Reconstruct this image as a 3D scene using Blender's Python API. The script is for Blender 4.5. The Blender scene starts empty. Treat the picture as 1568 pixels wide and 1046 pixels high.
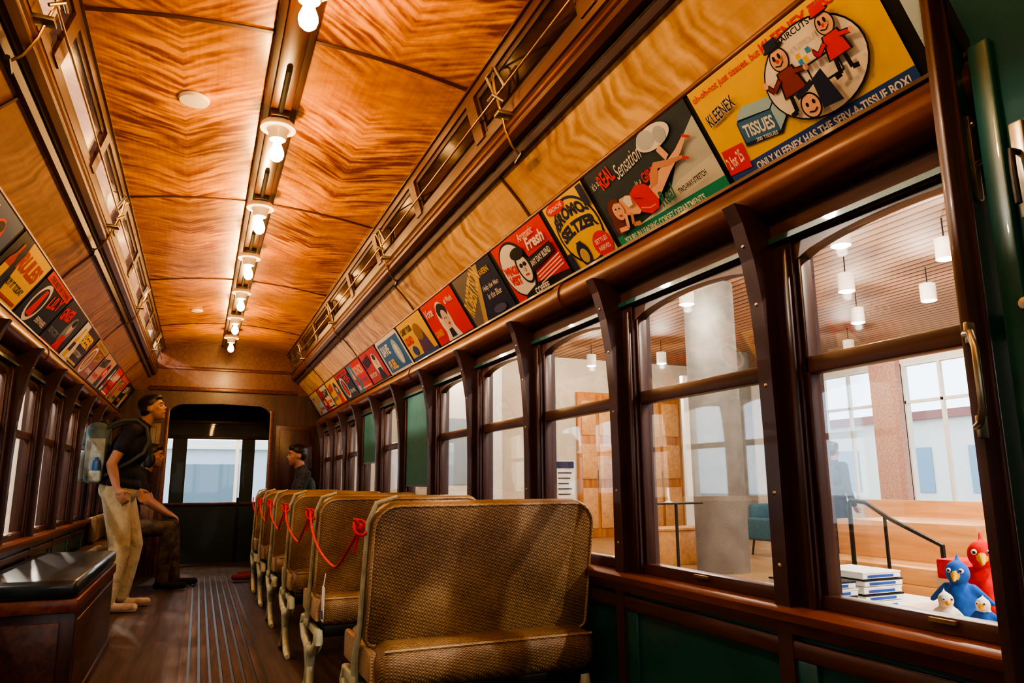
import bpy, bmesh, math, random
import numpy as np
from mathutils import Vector, Matrix
random.seed(7)
V=Vector
# ------------------------------------------------------------------ materials
def newmat(name):
    m=bpy.data.materials.new(name); m.use_nodes=True
    nt=m.node_tree; b=nt.nodes["Principled BSDF"]
    return m,nt,b
def col(c): return (c[0],c[1],c[2],1)
def N(nt,t,**k):
    n=nt.nodes.new(t)
    for a,v in k.items(): setattr(n,a,v)
    return n
def mth(nt,op,a,b=None,clamp=False):
    n=N(nt,"ShaderNodeMath",operation=op); n.use_clamp=clamp
    for i,x in enumerate((a,b)):
        if x is None: continue
        if isinstance(x,(int,float)): n.inputs[i].default_value=x
        else: nt.links.new(x,n.inputs[i])
    return n.outputs[0]
def ramp(nt,fac,stops):
    r=N(nt,"ShaderNodeValToRGB")
    while len(r.color_ramp.elements)<len(stops): r.color_ramp.elements.new(.5)
    for e,(p,c) in zip(r.color_ramp.elements,stops): e.position=p; e.color=col(c)
    nt.links.new(fac,r.inputs[0]); return r.outputs[0]
def plain(name,c,rough=.5,metal=0,var=.12,scale=8,coat=0,bump=0):
    m,nt,b=newmat(name)
    tc=N(nt,"ShaderNodeTexCoord"); n=N(nt,"ShaderNodeTexNoise"); n.inputs["Scale"].default_value=scale; n.inputs["Detail"].default_value=4
    nt.links.new(tc.outputs["Object"],n.inputs["Vector"])
    o=ramp(nt,n.outputs[0],[(.3,[x*(1-var) for x in c]),(.7,[min(1,x*(1+var)) for x in c])])
    nt.links.new(o,b.inputs["Base Color"])
    b.inputs["Roughness"].default_value=rough; b.inputs["Metallic"].default_value=metal
    b.inputs["Coat Weight"].default_value=coat
    if bump:
        bp=N(nt,"ShaderNodeBump"); bp.inputs["Strength"].default_value=min(1,bump); bp.inputs["Distance"].default_value=.01 if bump<=.2 else .03
        nt.links.new(n.outputs[0],bp.inputs["Height"]); nt.links.new(bp.outputs[0],b.inputs["Normal"])
    return m
def wood(name,c1,c2,axis=1,rough=.38,scale=1.0,coat=.12):
    m,nt,b=newmat(name)
    tc=N(nt,"ShaderNodeTexCoord"); mp=N(nt,"ShaderNodeMapping")
    s=[30*scale]*3; s[axis]=2.2*scale; mp.inputs["Scale"].default_value=s
    nt.links.new(tc.outputs["Object"],mp.inputs[0])
    n=N(nt,"ShaderNodeTexNoise"); n.inputs["Scale"].default_value=1; n.inputs["Detail"].default_value=6; n.inputs["Distortion"].default_value=.6
    nt.links.new(mp.outputs[0],n.inputs["Vector"])
    o=ramp(nt,n.outputs[0],[(.32,c1),(.68,c2)])
    nt.links.new(o,b.inputs["Base Color"]); b.inputs["Roughness"].default_value=rough; b.inputs["Coat Weight"].default_value=coat
    b.inputs["Coat Roughness"].default_value=.2
    bp=N(nt,"ShaderNodeBump"); bp.inputs["Strength"].default_value=.15; bp.inputs["Distance"].default_value=.004
    nt.links.new(n.outputs[0],bp.inputs["Height"]); nt.links.new(bp.outputs[0],b.inputs["Normal"])
    return m
def veneer(name,dark,light,mode="ceil",rough=.28):
    m,nt,b=newmat(name)
    tc=N(nt,"ShaderNodeTexCoord"); sp=N(nt,"ShaderNodeSeparateXYZ"); nt.links.new(tc.outputs["Object"],sp.inputs[0])
    x,y,z=sp.outputs
    ax=mth(nt,"ABSOLUTE",x)
    pidx=mth(nt,"FLOOR",mth(nt,"DIVIDE",mth(nt,"SUBTRACT",y,.79),1.87))
    lo=N(nt,"ShaderNodeTexNoise"); lo.inputs["Scale"].default_value=3.0; lo.inputs["Detail"].default_value=5
    nt.links.new(tc.outputs["Object"],lo.inputs["Vector"])
    if mode=="ceil":
        d=mth(nt,"ABSOLUTE",mth(nt,"SUBTRACT",ax,.40))
        s=mth(nt,"ADD",y,mth(nt,"MULTIPLY",d,.8)); across=d; fr=30; ac=4.5; wob=.10; gain=2.8
    else:
        d=mth(nt,"ABSOLUTE",mth(nt,"SUBTRACT",z,2.235))
        s=mth(nt,"ADD",y,mth(nt,"MULTIPLY",d,.8)); across=d; fr=18; ac=5; wob=.25; gain=2.4
    s2=mth(nt,"ADD",s,mth(nt,"MULTIPLY",lo.outputs[0],wob))
    cb=N(nt,"ShaderNodeCombineXYZ")
    nt.links.new(mth(nt,"MULTIPLY",s2,fr),cb.inputs[0]); nt.links.new(mth(nt,"MULTIPLY",across,ac),cb.inputs[1]); nt.links.new(mth(nt,"MULTIPLY",pidx,3.7),cb.inputs[2])
    n=N(nt,"ShaderNodeTexNoise"); n.inputs["Scale"].default_value=1; n.inputs["Detail"].default_value=2; n.inputs["Roughness"].default_value=.4
    nt.links.new(cb.outputs[0],n.inputs["Vector"])
    mp=N(nt,"ShaderNodeMapping"); mp.inputs["Scale"].default_value=(70,4,70); nt.links.new(tc.outputs["Object"],mp.inputs[0])
    f=N(nt,"ShaderNodeTexNoise"); f.inputs["Scale"].default_value=1; f.inputs["Detail"].default_value=4; nt.links.new(mp.outputs[0],f.inputs["Vector"])
    mp2=N(nt,"ShaderNodeMapping"); mp2.inputs["Scale"].default_value=(7,15,7); nt.links.new(tc.outputs["Object"],mp2.inputs[0])
    q=N(nt,"ShaderNodeTexNoise"); q.inputs["Scale"].default_value=1; q.inputs["Detail"].default_value=3; q.inputs["Distortion"].default_value=.8; nt.links.new(mp2.outputs[0],q.inputs["Vector"])
    pn=N(nt,"ShaderNodeTexWhiteNoise",noise_dimensions='1D'); nt.links.new(mth(nt,"ADD",pidx,.3),pn.inputs["W"])
    amt=N(nt,"ShaderNodeTexNoise"); amt.inputs["Scale"].default_value=1.3; nt.links.new(tc.outputs["Object"],amt.inputs["Vector"])
    am=mth(nt,"MULTIPLY",mth(nt,"SUBTRACT",amt.outputs[0],.33),4.0,True)
    g=mth(nt,"MULTIPLY",mth(nt,"SUBTRACT",n.outputs[0],.5),mth(nt,"MULTIPLY",am,gain))
    fig=mth(nt,"ADD",g,.5)
    v=mth(nt,"ADD",mth(nt,"MULTIPLY",fig,.42),mth(nt,"ADD",mth(nt,"MULTIPLY",f.outputs[0],.12),mth(nt,"ADD",mth(nt,"MULTIPLY",lo.outputs[0],.22),mth(nt,"ADD",mth(nt,"MULTIPLY",q.outputs[0],.22),mth(nt,"MULTIPLY",pn.outputs[0],.06)))))
    mid=[(a*.55+c*.45) for a,c in zip(dark,light)]
    o=ramp(nt,v,[(.36,dark),(.50,mid),(.66,light)])
    nt.links.new(o,b.inputs["Base Color"]); b.inputs["Roughness"].default_value=rough; b.inputs["Coat Weight"].default_value=.3; b.inputs["Coat Roughness"].default_value=.22
    return m
def weave(name,c1,c2,c3,sc=1.0):
    m,nt,b=newmat(name)
    tc=N(nt,"ShaderNodeTexCoord"); sp=N(nt,"ShaderNodeSeparateXYZ"); nt.links.new(tc.outputs["Object"],sp.inputs[0])
    x,y,z=sp.outputs
    yz=mth(nt,"ADD",z,mth(nt,"MULTIPLY",y,.8))
    xx=mth(nt,"ADD",x,mth(nt,"MULTIPLY",y,.35))
    a=mth(nt,"SINE",mth(nt,"MULTIPLY",xx,540*sc)); c=mth(nt,"SINE",mth(nt,"ADD",mth(nt,"MULTIPLY",yz,640*sc),mth(nt,"MULTIPLY",xx,160)))
    w=mth(nt,"MULTIPLY",mth(nt,"ADD",mth(nt,"MULTIPLY",a,c),mth(nt,"MULTIPLY",c,.5)),.17)
    n=N(nt,"ShaderNodeTexNoise"); n.inputs["Scale"].default_value=4; n.inputs["Detail"].default_value=6; nt.links.new(tc.outputs["Object"],n.inputs["Vector"])
    n2=N(nt,"ShaderNodeTexNoise"); n2.inputs["Scale"].default_value=110; nt.links.new(tc.outputs["Object"],n2.inputs["Vector"])
    v=mth(nt,"ADD",mth(nt,"ADD",w,mth(nt,"MULTIPLY",n.outputs[0],.7)),mth(nt,"MULTIPLY",n2.outputs[0],.3))
    o=ramp(nt,v,[(.25,c1),(.5,c2),(.78,c3)])
    nt.links.new(o,b.inputs["Base Color"]); b.inputs["Roughness"].default_value=.42
    bp=N(nt,"ShaderNodeBump"); bp.inputs["Strength"].default_value=.6; bp.inputs["Distance"].default_value=.003
    nt.links.new(w,bp.inputs["Height"]); nt.links.new(bp.outputs[0],b.inputs["Normal"])
    return m
def glass(name,tint=(.96,.985,1),refl=.32):
    m,nt,b=newmat(name); nt.nodes.remove(b)
    out=[n for n in nt.nodes if n.type=='OUTPUT_MATERIAL'][0]
    t=N(nt,"ShaderNodeBsdfTransparent"); t.inputs[0].default_value=col(tint)
    g=N(nt,"ShaderNodeBsdfGlossy"); g.inputs["Roughness"].default_value=.02
    fr=N(nt,"ShaderNodeFresnel"); fr.inputs[0].default_value=1.5
    mx=N(nt,"ShaderNodeMixShader"); nt.links.new(mth(nt,"MULTIPLY",fr.outputs[0],refl),mx.inputs[0])
    nt.links.new(t.outputs[0],mx.inputs[1]); nt.links.new(g.outputs[0],mx.inputs[2]); nt.links.new(mx.outputs[0],out.inputs[0])
    return m
def emit(name,c,s):
    m,nt,b=newmat(name); b.inputs["Base Color"].default_value=col(c); b.inputs["Emission Color"].default_value=col(c); b.inputs["Emission Strength"].default_value=s
    return m
M={}
M['mahog']=wood("mahogany_dark",(.036,.014,.011),(.098,.036,.022),1,.38)
M['mahogz']=wood("mahogany_upright",(.028,.011,.011),(.074,.028,.021),2,.36)
M['mahogm']=wood("mahogany_matte",(.030,.011,.008),(.085,.029,.017),1,.75,1.0,0)
M['maroon']=plain("maroon_gloss_paint",(.056,.025,.024),.36,0,.25,7,.1)
M['rail']=wood("varnished_redwood",(.085,.024,.013),(.185,.056,.024),1,.33)
M['beam']=wood("stained_beam",(.055,.017,.010),(.13,.042,.018),1,.34)
M['ceil']=veneer("ceiling_veneer",(.24,.060,.008),(.86,.40,.065))
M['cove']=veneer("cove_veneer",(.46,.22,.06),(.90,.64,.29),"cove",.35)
M['cove2']=veneer("cove_veneer_shaded",(.17,.060,.014),(.46,.21,.055),"cove",.4)  # darker copy of the cove veneer; left side's dimness put into the colour
M['seam']=plain("seam_strip",(.08,.022,.010),.4)
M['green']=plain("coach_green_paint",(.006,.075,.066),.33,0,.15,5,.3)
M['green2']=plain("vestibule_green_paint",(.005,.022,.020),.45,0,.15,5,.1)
M['shade']=plain("green_blind_cloth",(.018,.12,.105),.7,0,.1,30)
M['floor']=wood("worn_floor_boards",(.030,.019,.016),(.090,.056,.042),1,.6,.7,0)
M['slat']=wood("floor_slats",(.045,.028,.020),(.125,.078,.055),1,.7,1,0)
M['rattan']=weave("rattan_weave",(.060,.032,.013),(.205,.122,.055),(.48,.33,.17))
M['rattan2']=weave("rattan_worn",(.16,.10,.05),(.38,.25,.13),(.62,.47,.30))
M['iron']=plain("sage_enamel_iron",(.44,.46,.32),.38,.0,.25,20,.2)
M['dark']=plain("black_iron",(.02,.02,.018),.4,.3)
M['brass']=plain("aged_brass",(.50,.30,.10),.3,.9,.2,20)
M['steel']=plain("worn_nickel",(.36,.32,.24),.35,.9,.25,25)
M['porc']=plain("white_porcelain",(.85,.80,.70),.3)
M['glass']=glass("window_glass")
M['glass2']=glass("dimmed_deck_glass",(.42,.36,.30),.8)  # dimness of the hall behind the right deck is put into the tint
M['leather']=plain("black_leather",(.016,.026,.032),.3,0,.3,12,.25,.15)
M['bulb']=emit("lit_bulb",(1,.60,.22),30)
M['white']=plain("white_plaster",(.72,.69,.62),.8,0,.03,3)
M['cream']=plain("cream_wall",(.60,.52,.41),.8,0,.03,3)
M['cream2']=plain("pale_wall",(.84,.78,.66),.8,0,.03,3)
M['concrete']=plain("smooth_concrete",(.20,.19,.17),.8,0,.18,4,0,.1)
M['ply']=wood("birch_ply",(.58,.28,.11),(.74,.42,.18),1,.4,.5)
M['door']=wood("orange_oak",(.40,.15,.04),(.62,.27,.085),2,.35,.5)
M['mfloor']=wood("museum_floor",(.38,.22,.11),(.52,.33,.17),1,.35,.4)
M['brick']=plain("pink_brick",(.50,.30,.24),.8,0,.2,20)
M['black']=plain("black",(.01,.01,.01),.5)
M['teal']=plain("teal_upholstery",(.04,.13,.17),.8)
M['rope']=plain("red_rope",(.60,.010,.013),.6,0,.2,60)
M['paper']=plain("white_paper",(.8,.8,.78),.6)
M['skin']=plain("skin",(.36,.20,.145),.5,0,.06,10)
M['skin2']=plain("skin_b",(.32,.17,.12),.5,0,.06,10)
M['lip']=plain("lip",(.26,.10,.08),.5)
M['eye']=plain("eye_white",(.45,.42,.38),.3)
M['hair']=plain("black_hair",(.012,.009,.008),.45,0,.4,60)
M['navy']=plain("navy_polo",(.012,.014,.024),.8,0,.2,9,0,.7)
M['khaki']=plain("khaki_cotton",(.34,.29,.19),.85,0,.14,9,0,1.0)
M['shoe']=plain("grey_tan_shoe",(.40,.33,.27),.6,0,.2,30)
M['sole']=plain("pale_sole",(.65,.62,.56),.6)
M['blackcl']=plain("black_cloth",(.014,.013,.015),.85,0,.1,9,0,.7)
M['camo']=plain("brown_camo",(.07,.05,.03),.85,0,.7,14,0,.7)
M['plaid']=plain("dark_plaid",(.035,.04,.05),.85,0,.8,45)
M['suit']=plain("navy_suit",(.015,.022,.05),.8)
M['pack']=plain("slate_blue_nylon",(.10,.17,.20),.7,0,.3,14,0,.7)
M['pack2']=plain("grey_nylon",(.26,.33,.35),.7,0,.25,14,0,.7)
M['strap']=plain("strap_webbing",(.06,.085,.095),.8)
M['bottle']=plain("blue_bottle",(.03,.10,.28),.3)
M['plred']=plain("red_plush",(.65,.02,.02),.9,0,.2,40); M['plblue']=plain("blue_plush",(.02,.12,.5),.9,0,.2,40)
M['plwhite']=plain("white_plush",(.72,.70,.66),.9,0,.1,40); M['plyel']=plain("yellow_felt",(.75,.45,.05),.8)
M['redshoe']=plain("red_sneaker",(.20,.015,.015),.6)
m,nt,b=newmat("slatted_timber_ceiling")
tc=N(nt,"ShaderNodeTexCoord"); sp=N(nt,"ShaderNodeSeparateXYZ"); nt.links.new(tc.outputs["Object"],sp.inputs[0])
fr=mth(nt,"FRACT",mth(nt,"DIVIDE",sp.outputs[0],.17))
o=ramp(nt,fr,[(0,(.03,.014,.008)),(.14,(.04,.018,.01)),(.19,(.34,.17,.09)),(.9,(.46,.25,.14)),(.97,(.03,.015,.008))])
nt.links.new(o,b.inputs["Base Color"]); b.inputs["Roughness"].default_value=.6; M['slatc']=m
PC={}
def pc(c):
    k=tuple(c)
    if k not in PC: PC[k]=plain("print_ink_%d"%len(PC),c,.4,0,.03,20)
    return PC[k]
# ------------------------------------------------------------------ mesh builder
class MB:
    def __init__(s): s.bm=bmesh.new(); s.mats=[]
    def mi(s,m):
        if isinstance(m,str): m=M[m]
        if m not in s.mats: s.mats.append(m)
        return s.mats.index(m)
    def face(s,pts,m):
        vs=[s.bm.verts.new(p) for p in pts]
        f=s.bm.faces.new(vs); f.material_index=s.mi(m); return f
    def box(s,x0,x1,y0,y1,z0,z1,m,bev=0,mat=None):
        r=bmesh.ops.create_cube(s.bm,size=1)
        vs=r['verts']; k=s.mi(m)
        T=Matrix.Translation(((x0+x1)/2,(y0+y1)/2,(z0+z1)/2))@Matrix.Diagonal((abs(x1-x0),abs(y1-y0),abs(z1-z0),1))
        if mat is not None: T=mat@T
        bmesh.ops.transform(s.bm,matrix=T,verts=vs)
        fs={f for v in vs for f in v.link_faces}
        for f in fs: f.material_index=k
        if bev:
            es=list({e for v in vs for e in v.link_edges})
            r=bmesh.ops.bevel(s.bm,geom=es,offset=bev,segments=2 if bev<.02 else 4,profile=.5,affect='EDGES')
            for f in r['faces']: f.material_index=k
    def prism(s,pts,axis,a,b,m):
        def P(q,t):
            if axis=='y': return (q[0],t,q[1])
            if axis=='x': return (t,q[0],q[1])
            return (q[0],q[1],t)
        k=s.mi(m)
        A=[s.bm.verts.new(P(q,a)) for q in pts]; B=[s.bm.verts.new(P(q,b)) for q in pts]
        n=len(pts)
        fs=[s.bm.faces.new(A),s.bm.faces.new(B[::-1])]
        for i in range(n): fs.append(s.bm.faces.new([A[i],B[i],B[(i+1)%n],A[(i+1)%n]]))
        for f in fs: f.material_index=k
        return A+B
    def tube(s,path,r,m,seg=8,closed=False):
        k=s.mi(m); path=[V(p) for p in path]; n=len(path)
        if isinstance(r,(int,float)): r=[r]*n
        rings=[]; prev=None
        for i,p in enumerate(path):
            t=(path[min(i+1,n-1)]-path[max(i-1,0)]).normalized()
            if prev is None:
                a=t.cross(V((0,0,1)))
                if a.length<.1: a=t.cross(V((0,1,0)))
            else: a=prev-t*prev.dot(t)
            a.normalize(); prev=a; b_=t.cross(a)
            rings.append([s.bm.verts.new(p+(a*math.cos(2*math.pi*j/seg)+b_*math.sin(2*math.pi*j/seg))*r[i]) for j in range(seg)])
        for i in range(n-1):
            for j in range(seg):
                f=s.bm.faces.new([rings[i][j],rings[i][(j+1)%seg],rings[i+1][(j+1)%seg],rings[i+1][j]]); f.material_index=k
        for c in (rings[0][::-1],rings[-1]):
            f=s.bm.faces.new(c); f.material_index=k
    def ball(s,c,r,m,seg=16,rot=None):
        if isinstance(r,(int,float)): r=(r,r,r)
        q=bmesh.ops.create_uvsphere(s.bm,u_segments=seg,v_segments=max(6,seg*2//3),radius=1)
        T=Matrix.Translation(c)@(rot.to_4x4() if rot else Matrix())@Matrix.Diagonal((*r,1))
        bmesh.ops.transform(s.bm,matrix=T,verts=q['verts'])
        k=s.mi(m)
        for f in {f for v in q['verts'] for f in v.link_faces}: f.material_index=k
    def lathe(s,prof,c,m,seg=20,rot=None):
        k=s.mi(m); rings=[]
        R=rot if rot else Matrix.Identity(3)
        for r,z in prof:
            rings.append([s.bm.verts.new(V(c)+R@V((max(r,.0004)*math.cos(2*math.pi*j/seg),max(r,.0004)*math.sin(2*math.pi*j/seg),z))) for j in range(seg)])
        for i in range(len(rings)-1):
            for j in range(seg):
                f=s.bm.faces.new([rings[i][j],rings[i][(j+1)%seg],rings[i+1][(j+1)%seg],rings[i+1][j]]); f.material_index=k
        for c_ in (rings[0][::-1],rings[-1]): s.bm.faces.new(c_).material_index=k
    def done(s,name,parent=None,ang=38,mirror=False):
        if mirror: bmesh.ops.scale(s.bm,vec=(-1,1,1),verts=s.bm.verts)
        bmesh.ops.recalc_face_normals(s.bm,faces=s.bm.faces)
        me=bpy.data.meshes.new(name); s.bm.to_mesh(me); s.bm.free()
        for m in s.mats: me.materials.append(m)
        for p in me.polygons: p.use_smooth=True
        me.set_sharp_from_angle(angle=math.radians(ang))
        o=bpy.data.objects.new(name,me); bpy.context.collection.objects.link(o)
        if parent: o.parent=parent
        return o
# ------------------------------------------------------------------ camera
f_,th,ps,ro=1.1103,.1921,.4018,-.0058
F=V((math.sin(ps)*math.cos(th),math.cos(ps)*math.cos(th),math.sin(th)))
R=V((math.cos(ps),-math.sin(ps),0)); U=R.cross(F)
R2=R*math.cos(ro)+U*math.sin(ro); U2=R2.cross(F)
cd=bpy.data.cameras.new("camera"); cam=bpy.data.objects.new("camera",cd); bpy.context.collection.objects.link(cam)
cd.sensor_width=36; cd.lens=36*f_*1000/1568; cd.clip_start=.05
cam.matrix_world=Matrix(((R2.x,U2.x,-F.x,-.2223),(R2.y,U2.y,-F.y,0),(R2.z,U2.z,-F.z,1.03),(0,0,0,1)))
bpy.context.scene.camera=cam
YB=9.58; Y0=-1.6
posts=[1.46+.785*k for k in range(-3,11)]
PW=.0975; PA=.050
# ------------------------------------------------------------------ tram shell (built on +x, mirrored for -x)
def side(name,mirror):
    w=MB()
    w.box(1.17,1.26,Y0,YB+1.4,-.1,.67,'green')
    w.box(1.155,1.17,Y0,YB,.0,.14,'mahog')
    w.box(1.152,1.26,Y0,YB,.60,.645,'mahog',.006)
    for y in posts: 
        if y<YB: w.box(1.158,1.172,y-.05,y+.05,.14,.60,'green',.004)
    w.box(1.18,1.26,Y0,YB,1.66,1.76,'mahogm')
    for y in posts:
        if y<YB+.1:
            w.box(1.185,1.26,y-PA,y+PW,.66,1.66,'mahogz')
            w.box(1.174,1.19,y-PA+.008,y-PA+.03,.72,1.64,'mahogz',.004)
            w.box(1.172,1.19,y+PW-.034,y+PW-.010,.72,1.64,'mahogz',.004)
    w.box(1.18,1.26,9.4,YB+.1,.66,1.76,'mahogz')
    w.box(1.17,1.19,Y0,YB,1.665,1.68,'green')
    return w.done(name,None,38,mirror)
side("wall_right",False); side("wall_left",True)
def sill(name,mirror):
    w=MB()
    w.prism([(1.128,.692),(1.128,.712),(1.142,.722),(1.26,.722),(1.26,.66),(1.15,.66),(1.145,.688)],'y',Y0,YB,'rail')
    return w.done(name,None,38,mirror)
sill("trim_1",False); sill("trim_2",True)
def cornice(name,mirror):
    w=MB()
    pts=[(1.19,1.735)]+[(1.165+.062*math.cos(a),1.80+.062*math.sin(a)) for a in [math.radians(d) for d in range(255,89,-15)]]+[(1.19,1.862)]
    w.prism(pts,'y',Y0,YB,'rail')
    for y in (2.62,5.0,7.4):
        pts2=[(1.165+.068*math.cos(a),1.80+.068*math.sin(a)) for a in [math.radians(d) for d in range(0,360,20)]]
        w.prism(pts2,'y',y,y+.06,'rail')
    w.prism([(1.125,1.858),(1.125,1.868),(1.155,1.875),(1.20,1.865),(1.20,1.85)],'y',Y0,YB,'maroon')
    w.tube([(1.0,Y0,2.133),(1.0,YB,2.133)],.012,'rail',10)
    return w.done(name,None,38,mirror)
cornice("trim_3",False); cornice("trim_4",True)
def ribs(name,mirror):
    w=MB()
    path=[(1.15,.0),(1.15,1.15),(1.146,1.35),(1.135,1.5),(1.115,1.62),(1.085,1.72),(1.06,1.77)]
    for y in posts:
        if y<.9 or y>YB: continue
        for i in range(len(path)-1):
            (xa,za),(xb,zb)=path[i],path[i+1]
            w.prism([(xa,za),(xb,zb),(1.20,zb),(1.20,za)],'y',y+.015,y+.065,'maroon')
        for z in (.3,.82,1.0,1.28,1.5,1.66):
            xx=np.interp(z,[q[1] for q in path],[q[0] for q in path])
            w.ball((xx,y+.04,z),(.003,.006,.006),'steel',8)
    return w.done(name,None,38,mirror)
ribs("trim_5",False); ribs("trim_6",True)
def cove(name,mirror):
    w=MB()
    w.prism([(1.168,1.858),(.996,2.126),(1.02,2.14),(1.19,1.87)],'y',Y0,YB,'black')
    c=[(1.0,2.136),(.955,2.195),(.905,2.25),(.86,2.295),(.825,2.33)]
    back=[(a+.02,b+.02) for a,b in c[::-1]]
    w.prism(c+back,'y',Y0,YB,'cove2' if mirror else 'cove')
    for y in (.79,2.66,4.50,6.39,8.26):
        cc=[(a-.004,b-.004) for a,b in c]
        w.prism(cc+c[::-1],'y',y-.008,y+.008,'seam')
    w.prism([(1.26,1.76),(1.34,1.78),(1.30,2.2),(.88,2.44),(.84,2.42),(1.2,2.18)],'y',Y0,YB+1.4,'maroon')
    return w.done(name,None,38,mirror)
cove("ceiling_cove_right",False); cove("ceiling_cove_left",True)
def deck(name,mirror):
    w=MB()
    w.prism([(.845,2.325),(.80,2.318),(.778,2.335),(.772,2.39),(.79,2.42),(.86,2.42)],'y',Y0,YB,'beam')
    w.prism([(.862,2.292),(.842,2.288),(.828,2.308),(.845,2.335)],'y',Y0,YB,'maroon')
    w.prism([(.778,2.352),(.768,2.36),(.768,2.372),(.776,2.38)],'y',Y0,YB,'rail')
    def L(z): return .79-(z-2.42)/.24*.07
    def bar(y0,y1,z0,z1,t=.02,m='beam'):
        w.prism([(L(z0)-t/2,z0),(L(z1)-t/2,z1),(L(z1)+t,z1),(L(z0)+t,z0)],'y',y0,y1,m)
    bar(Y0,YB,2.42,2.45); bar(Y0,YB,2.61,2.66,.03)
    y=.79-1.87
    while y<YB:
        for k in (0,1):
            a=y+k*.935
            bar(a-.045,a+.045,2.44,2.61,.035)
            bar(a+.045,a+.89,2.45,2.470,.010,'maroon'); bar(a+.045,a+.89,2.592,2.61,.010,'maroon')
            bar(a+.045,a+.07,2.45,2.60,.012,'maroon'); bar(a+.865,a+.89,2.45,2.60,.012,'maroon')
        y+=1.87
    w.prism([(L(2.46),2.46),(L(2.6),2.6),(L(2.6)+.004,2.6),(L(2.46)+.004,2.46)],'y',Y0,YB,'glass' if mirror else 'glass2')
    w.tube([(.735,Y0,2.50),(.735,YB-.1,2.50)],.005,'brass',8)
    for y in (2.36,4.3,6.3,8.3):
        w.box(.72,.80,y-.025,y+.025,2.40,2.415,'steel',.003)
        w.tube([(.725,y,2.60),(.70,y,2.59),(.715,y,2.50),(.745,y+.01,2.42),(.765,y+.02,2.36),(.80,y+.03,2.30),(.835,y+.04,2.275)],.005,'brass',8)
        w.tube([(.735,y-.05,2.50),(.70,y-.04,2.57),(.69,y+.03,2.57),(.735,y+.04,2.50)],.007,'steel',8)
        w.tube([(.735,y-.04,2.44),(.70,y-.02,2.47),(.70,y+.03,2.47)],.006,'steel',8)
        w.tube([(.83,y+.0,2.268),(.842,y+.09,2.268)],.009,'dark',8)
    return w.done(name,None,38,mirror)
deck("trim_7",False); deck("trim_8",True)
xs=[-.735+1.47*i/24 for i in range(25)]
def cz(x): return 2.66+.075*(1-(x/.735)**2)
w=MB()
w.prism([(x,cz(x)) for x in xs]+[(x,cz(x)+.02) for x in xs[::-1]],'y',Y0,YB,'ceil')
w.done("ceiling")
w=MB()
for y in (.79,2.66,4.50,6.39,8.26):
    w.prism([(x,cz(x)-.006) for x in xs]+[(x,cz(x)+.003) for x in xs[::-1]],'y',y-.010,y+.010,'seam')
for s in (-1,1):
    w.prism([(s*.70,2.64),(s*.735,2.64),(s*.735,2.67),(s*.715,2.67)],'y',Y0,YB,'mahog')
w.done("trim_9")
w=MB()
w.box(-.075,.075,Y0,YB,2.70,2.738,'mahog',.006)
w.box(-.045,.045,Y0,YB,2.684,2.702,'beam',.004)
w.done("trim_10")
w=MB()
w.box(-1.2,1.2,Y0,YB+1.4,-.1,0,'floor')
w.done("floor")
w=MB()
for i in range(8):
    x=-.255+i*.056
    w.box(x,x+.040,Y0,YB-.3,-.002,.010,'slat',.002)
    w.box(x+.040,x+.056,Y0,YB-.3,-.002,.002,'dark')
w.done("trim_11")
def arch(y0,y1):
    pts=[(y0,1.665),(y0,1.605)]
    for i in range(1,12):
        t=i/12; pts.append((y0+(y1-y0)*t,1.605+.043*math.sin(math.pi*t)**.6))
    return pts+[(y1,1.605),(y1,1.665)]
wn=1
for mir in (False,True):
    for k in range(len(posts)-1):
        y0,y1=posts[k]+PW,posts[k+1]-PA
        if y0>9.3 or (y0<0): continue
        w=MB()
        w.prism(arch(y0,y1),'x',1.195,1.235,'mahog')
        w.box(1.195,1.24,y0,y1,.722,.757,'mahog',.003)
        w.box(1.198,1.235,y0,y1,1.30,1.345,'mahog',.004)
        for a,b in ((y0,y0+.022),(y1-.016,y1)): w.box(1.198,1.235,a,b,.722,1.62,'mahogz',.003)
        w.box(1.213,1.217,y0,y1,.75,1.64,'glass')
        if k in (7,9) and not mir:
            zb=1.02 if k==7 else 1.22
            w.box(1.186,1.192,y0+.005,y1-.005,zb,1.66,'shade'); w.box(1.182,1.196,y0+.005,y1-.005,zb-.015,zb,'mahog')
        w.box(1.185,1.2,(y0+y1)/2-.03,(y0+y1)/2+.03,.745,.753,'brass')
        w.done("window_%d"%wn,None,38,mir); wn+=1
# far bulkhead
w=MB()
w.box(-1.2,-.60,YB,YB+.06,0,2.14,'mahogz'); w.box(.54,1.2,YB,YB+.06,0,2.14,'mahogz')
w.prism([(-.60,2.14),(-.60,1.90),(-.56,1.95),(-.48,1.985),(-.03,2.0),(.42,1.985),(.50,1.95),(.54,1.90),(.54,2.14)],'y',YB,YB+.06,'mahog')
w.prism([(-1.2,2.14),(1.2,2.14),(.8,2.42),(.74,2.66)]+[(x,cz(x)+.01) for x in xs[::-1]]+[(-.74,2.66),(-.8,2.42)],'y',YB,YB+.06,'rail')
w.box(-.85,.85,YB-.03,YB,2.14,2.19,'rail',.006); w.box(-.8,.8,YB-.015,YB,2.40,2.44,'rail',.004)
for x0,x1 in ((-1.1,-.68),(.62,1.1)):
    for z0,z1 in ((.15,.8),(.9,1.75)):
        w.box(x0,x1,YB-.012,YB,z0,z1,'mahog',.005); w.box(x0+.05,x1-.05,YB-.02,YB,z0+.05,z1-.05,'mahogz',.006)
w.box(-.64,-.60,YB-.02,YB+.07,0,1.93,'rail',.005); w.box(.54,.58,YB-.02,YB+.07,0,1.93,'rail',.005)
w.done("wall_back")
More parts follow.
